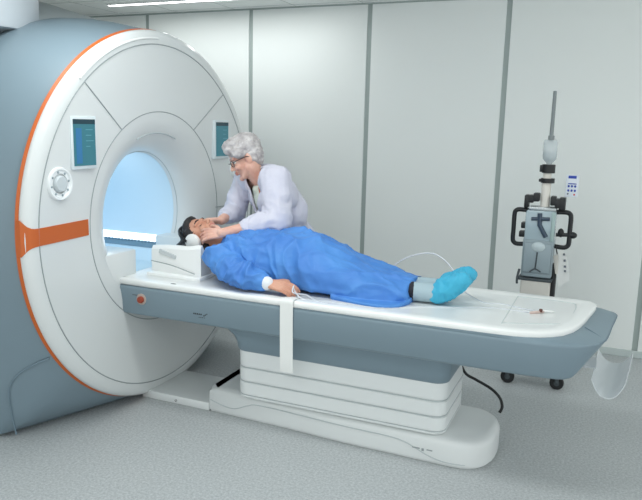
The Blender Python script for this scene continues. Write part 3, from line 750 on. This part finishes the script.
bm = NB(); box(bm, (-.335, 1.28, .13), (-.295, 1.34, .80), .01); obj('rear_post', bm, BLACK, inj)
bm = NB(); box(bm, (-.515, 1.22, .36), (-.325, 1.35, .685), .012); obj('lower_box', bm, BEIGE, inj)
bm = NB(); box(bm, (-.535, 1.215, .683), (-.315, 1.36, .70), .005); tube(bm, [(-.535, 1.21, .66), (-.535, 1.2, .70), (-.525, 1.2, .76)], .008, 8); obj('shelf_clip', bm, DARKSEAM, inj)
bm = NB(); box(bm, (-.52, 1.23, .705), (-.322, 1.36, .97), .014); obj('lower_housing', bm, GREYBODY, inj)
bm = NB(); box(bm, (-.515, 1.225, .955), (-.325, 1.36, 1.155), .014); obj('upper_housing', bm, GLOSSPANEL, inj)
bm = NB(); box(bm, (-.51, 1.22, .738), (-.332, 1.235, .94), .01); fp_ = obj('front_panel', bm, GREYBODY, inj)
bm = NB(); ell(bm, (-.418, 1.222, .915), (.045, .012, .034)); obj('round_window', bm, mat('window_pale', (190, 204, 208), .2, coat=.4), inj)
bm = NB(); tube(bm, [(-.421, 1.215, .88), (-.424, 1.214, .82), (-.427, 1.215, .77)], .0045, 6); tube(bm, [(-.46, 1.216, .745), (-.427, 1.213, .768), (-.39, 1.216, .75)], .005, 6); obj('front_lever', bm, DARKSEAM, inj)
bm = NB(); tube(bm, [(-.475, 1.22, 1.10), (-.36, 1.22, 1.105)], .012, 8, 0); tube(bm, [(-.425, 1.22, 1.14), (-.42, 1.22, 1.06), (-.375, 1.215, .985)], .015, 8, 0); obj('clamp_arm', bm, mat('slate_blue', (58, 74, 92), .4), inj)
bm = NB(); box(bm, (-.345, 1.215, .96), (-.33, 1.225, 1.14), .004); box(bm, (-.35, 1.222, .955), (-.326, 1.228, 1.15), .003); obj('side_scale', bm, mat('scale_green', (168, 190, 188), .3), inj)
for s, x1, x0 in ((-1, -.595, -.50), (1, -.235, -.325)):
    bm = NB(); tube(bm, [(x0, IY, 1.145), (x1 - s * .035, IY, 1.148), (x1 - s * .01, IY, 1.14), (x1, IY, 1.115), (x1, IY, 1.02), (x1 , IY, .945), (x1 - s * .01, IY, .922), (x1 - s * .035, IY, .913), (x0, IY, .918)], .0155, 10, 4); obj('handle', bm, BLACK, inj)
bm = NB()
for x, z in ((-.525, 1.045), (-.535, .985)): box(bm, (x - .02, 1.27, z - .02), (x + .03, 1.33, z + .02), .006)
obj('side_knob', bm, BLACK, inj)
bm = NB(); tube(bm, [(-.32, IY, .995), (-.24, IY, 1.0), (-.20, IY, 1.0)], .013, 8, 0); ell(bm, (-.215, IY, 1.0), (.028, .02, .022)); ell(bm, (-.29, IY, 1.01), (.02, .02, .03)); obj('side_lever', bm, BLACK, inj)
bm = NB(); box(bm, (-.50, 1.235, 1.15), (-.325, 1.36, 1.178), .006); obj('top_bracket', bm, CHROME, inj)
for bl, xa, xb, za, zb in ((((-.535, -.505, 1.165, 1.25), (-.51, -.475, 1.20, 1.25), (-.48, -.44, 1.21, 1.265)), -.52, -.44, 1.225, 1.235), (((-.37, -.335, 1.19, 1.25), (-.34, -.305, 1.175, 1.235), (-.315, -.275, 1.16, 1.245)), -.37, -.29, 1.215, 1.22)):
    bm = NB()
    for x0, x1, z0, z1 in bl: box(bm, (x0, 1.26, z0), (x1, 1.34, z1), .007)
    tube(bm, [(xa, IY, za), (xb, IY, zb)], .010, 8, 0); obj('syringe_clamp', bm, BLACK, inj)
bm = NB(); lathe(bm, [(.0, 1.17), (.030, 1.17), (.030, 1.345), (.026, 1.35), (.026, 1.43), (.0, 1.43)], (-.405, IY, 0), 'z', 24); obj('syringe_barrel', bm, mat('barrel_white', (226, 222, 214), .35), inj)
for z0, z1, r_, nm in ((1.335, 1.365, .044, 'barrel_ring'), (1.40, 1.455, .042, 'bottle_clamp')):
    bm = NB(); lathe(bm, [(.02, z0), (r_, z0), (r_, z1), (.02, z1)], (-.40, IY, 0), 'z', 24); box(bm, (-.455, IY - .02, z0 + .005), (-.41, IY + .02, z1 - .005), .004); obj(nm, bm, BLACK, inj)
bm = NB(); lathe(bm, [(.0, 1.45), (.014, 1.452), (.02, 1.465), (.043, 1.49), (.0455, 1.51), (.0455, 1.60), (.040, 1.615), (.0, 1.617)], (-.40, IY, 0), 'z', 32); bt = obj('saline_bottle', bm, BOTTLE, inj)
bm = NB(); lathe(bm, [(0, 1.468), (.018, 1.47), (.040, 1.494), (.0425, 1.51), (.0425, 1.535), (0, 1.535)], (-.40, IY, 0), 'z', 24); obj('saline_fluid', bm, mat('fluid', (196, 208, 212), .1, alpha=.6), bt)
bm = NB(); lathe(bm, [(.013, 1.60), (.013, 1.68), (.0115, 1.925), (.0, 1.927)], (-.40, IY, 0), 'z', 16); lathe(bm, [(.02, 1.615), (.02, 1.64), (.013, 1.645)], (-.40, IY, 0), 'z', 16); obj('plunger_rod', bm, mat('rod_grey', (134, 142, 144), .4), inj)
# hand controller with printed keys
bm = NB(); box(bm, (-.286, 1.285, 1.250), (-.207, 1.305, 1.395), .006); rc = obj('hand_controller', bm, mat('controller_white', (222, 228, 236), .4), inj)
bm = NB(); box(bm, (-.272, 1.281, 1.372), (-.222, 1.287, 1.39), .002); obj('controller_header', bm, BLUEMARK, rc)
for i in range(2):
    for j in range(3):
        bm = NB(); ell(bm, (-.266 + .020 * j, 1.284, 1.322 - .028 * i), (.007, .003, .008), u=10, v=6); obj('controller_key', bm, BLUEMARK, rc)
bm = NB(); box(bm, (-.270, 1.282, 1.335), (-.22, 1.286, 1.341)); obj('controller_line', bm, BLUEMARK, rc)
bm = NB(); ell(bm, (-.228, 1.284, 1.268), (.006, .003, .006), u=10, v=6); obj('stop_key', bm, REDMARK, rc)
bm = NB(); ell(bm, (-.268, 1.284, 1.272), (.006, .003, .006), u=10, v=6); obj('grey_key', bm, GREYMARK, rc)
bm = NB(); tube(bm, [(-.30, IY, 1.21), (-.285, IY, 1.235), (-.27, 1.31, 1.27)], .007, 8); obj('controller_arm', bm, CHROME, inj)
# hanging instruction sheets
sh = NB()
def sheet(bm, q, y0, th):
    r0 = []
    for (x, z) in q: r0.append(V((x, y0 + .008 * math.sin(x * 60 + z * 25), z)))
    loft(bm, [r0, [p + V((0, th, 0)) for p in r0]])
sheet(sh, [(-.318, .865), (-.268, .905), (-.232, .86), (-.205, .71), (-.27, .655), (-.285, .70)], 1.255, .004)
so = obj('instruction_sheet', sh, PAPER, inj)
for x, z in ((-.262, .87), (-.254, .83), (-.249, .79), (-.246, .76)):
    bm = NB(); box(bm, (x, 1.244, z), (x + .012, 1.2495 + .012, z + .012)); obj('sheet_mark', bm, GREYMARK, so, False)
bm = NB(); sheet(bm, [(-.322, .86), (-.29, .875), (-.285, .74), (-.30, .74)], 1.25, .004); obj('sheet_back', bm, BEIGE, so)
bm = NB(); tube(bm, [(-.31, 1.27, .93), (-.305, 1.26, .90), (-.297, 1.257, .872)], .004, 6); obj('sheet_hook', bm, BLACK, inj)

# ------------------------------------------------------------------ camera
F_, PITCH, ROLL, YAW = 683.31, .1821, .0241, .4013
cy, sy = math.cos(YAW), math.sin(YAW)
fw = V((-sy * math.cos(PITCH), cy * math.cos(PITCH), -math.sin(PITCH)))
r0 = V((cy, sy, 0)); u0 = r0.cross(fw)
rr = math.cos(ROLL) * r0 + math.sin(ROLL) * u0; uu = -math.sin(ROLL) * r0 + math.cos(ROLL) * u0
cd = bpy.data.cameras.new('camera'); cam = bpy.data.objects.new('camera', cd); COL.objects.link(cam)
cd.sensor_fit = 'HORIZONTAL'; cd.sensor_width = 36; cd.lens = F_ / 642 * 36; cd.clip_start = .05
m = Matrix((rr, uu, -fw)).transposed().to_4x4(); m.translation = V((0, -3.07 * 1.12, 1.68)); cam.matrix_world = m
SC.camera = cam

# ------------------------------------------------------------------ light
def area(name, loc, sx, sy_, power, col=(1, 1, 1), rot=(0, 0, 0)):
    l = bpy.data.lights.new(name, 'AREA'); l.shape = 'RECTANGLE'; l.size = sx; l.size_y = sy_; l.energy = power; l.color = col
    o = bpy.data.objects.new(name, l); COL.objects.link(o); o.location = loc; o.rotation_euler = rot; return o
COOL = (.97, 1.0, .99)
area('ceiling_light', (-3.2, 1.53, ZC - .03), 1.9, .1, 10, COOL)
area('ceiling_light', (-1.6, -.9, ZC - .03), 2.4, .5, 26, COOL)
area('ceiling_light', (-1.2, -3.2, ZC - .03), 2.4, .5, 20, COOL)
area('ceiling_light', (1.4, -1.6, ZC - .03), 1.2, .5, 2, COOL)
for x in (-2.95, -3.6, -4.2):
    l = bpy.data.lights.new('bore_lamp', 'POINT'); l.energy = 1.6; l.color = (.84, .94, 1); l.shadow_soft_size = .12
    o = bpy.data.objects.new('bore_lamp', l); COL.objects.link(o); o.location = (x, -.05, 1.25)
w = bpy.data.worlds.new('world'); SC.world = w; w.use_nodes = True
bg = w.node_tree.nodes['Background']; bg.inputs[0].default_value = (.95, .99, .985, 1); bg.inputs[1].default_value = 1.22
SC.view_settings.view_transform = 'Standard'; SC.view_settings.look = 'None'; SC.view_settings.exposure = .07; SC.view_settings.gamma = 1
SC.view_settings.use_curve_mapping = False
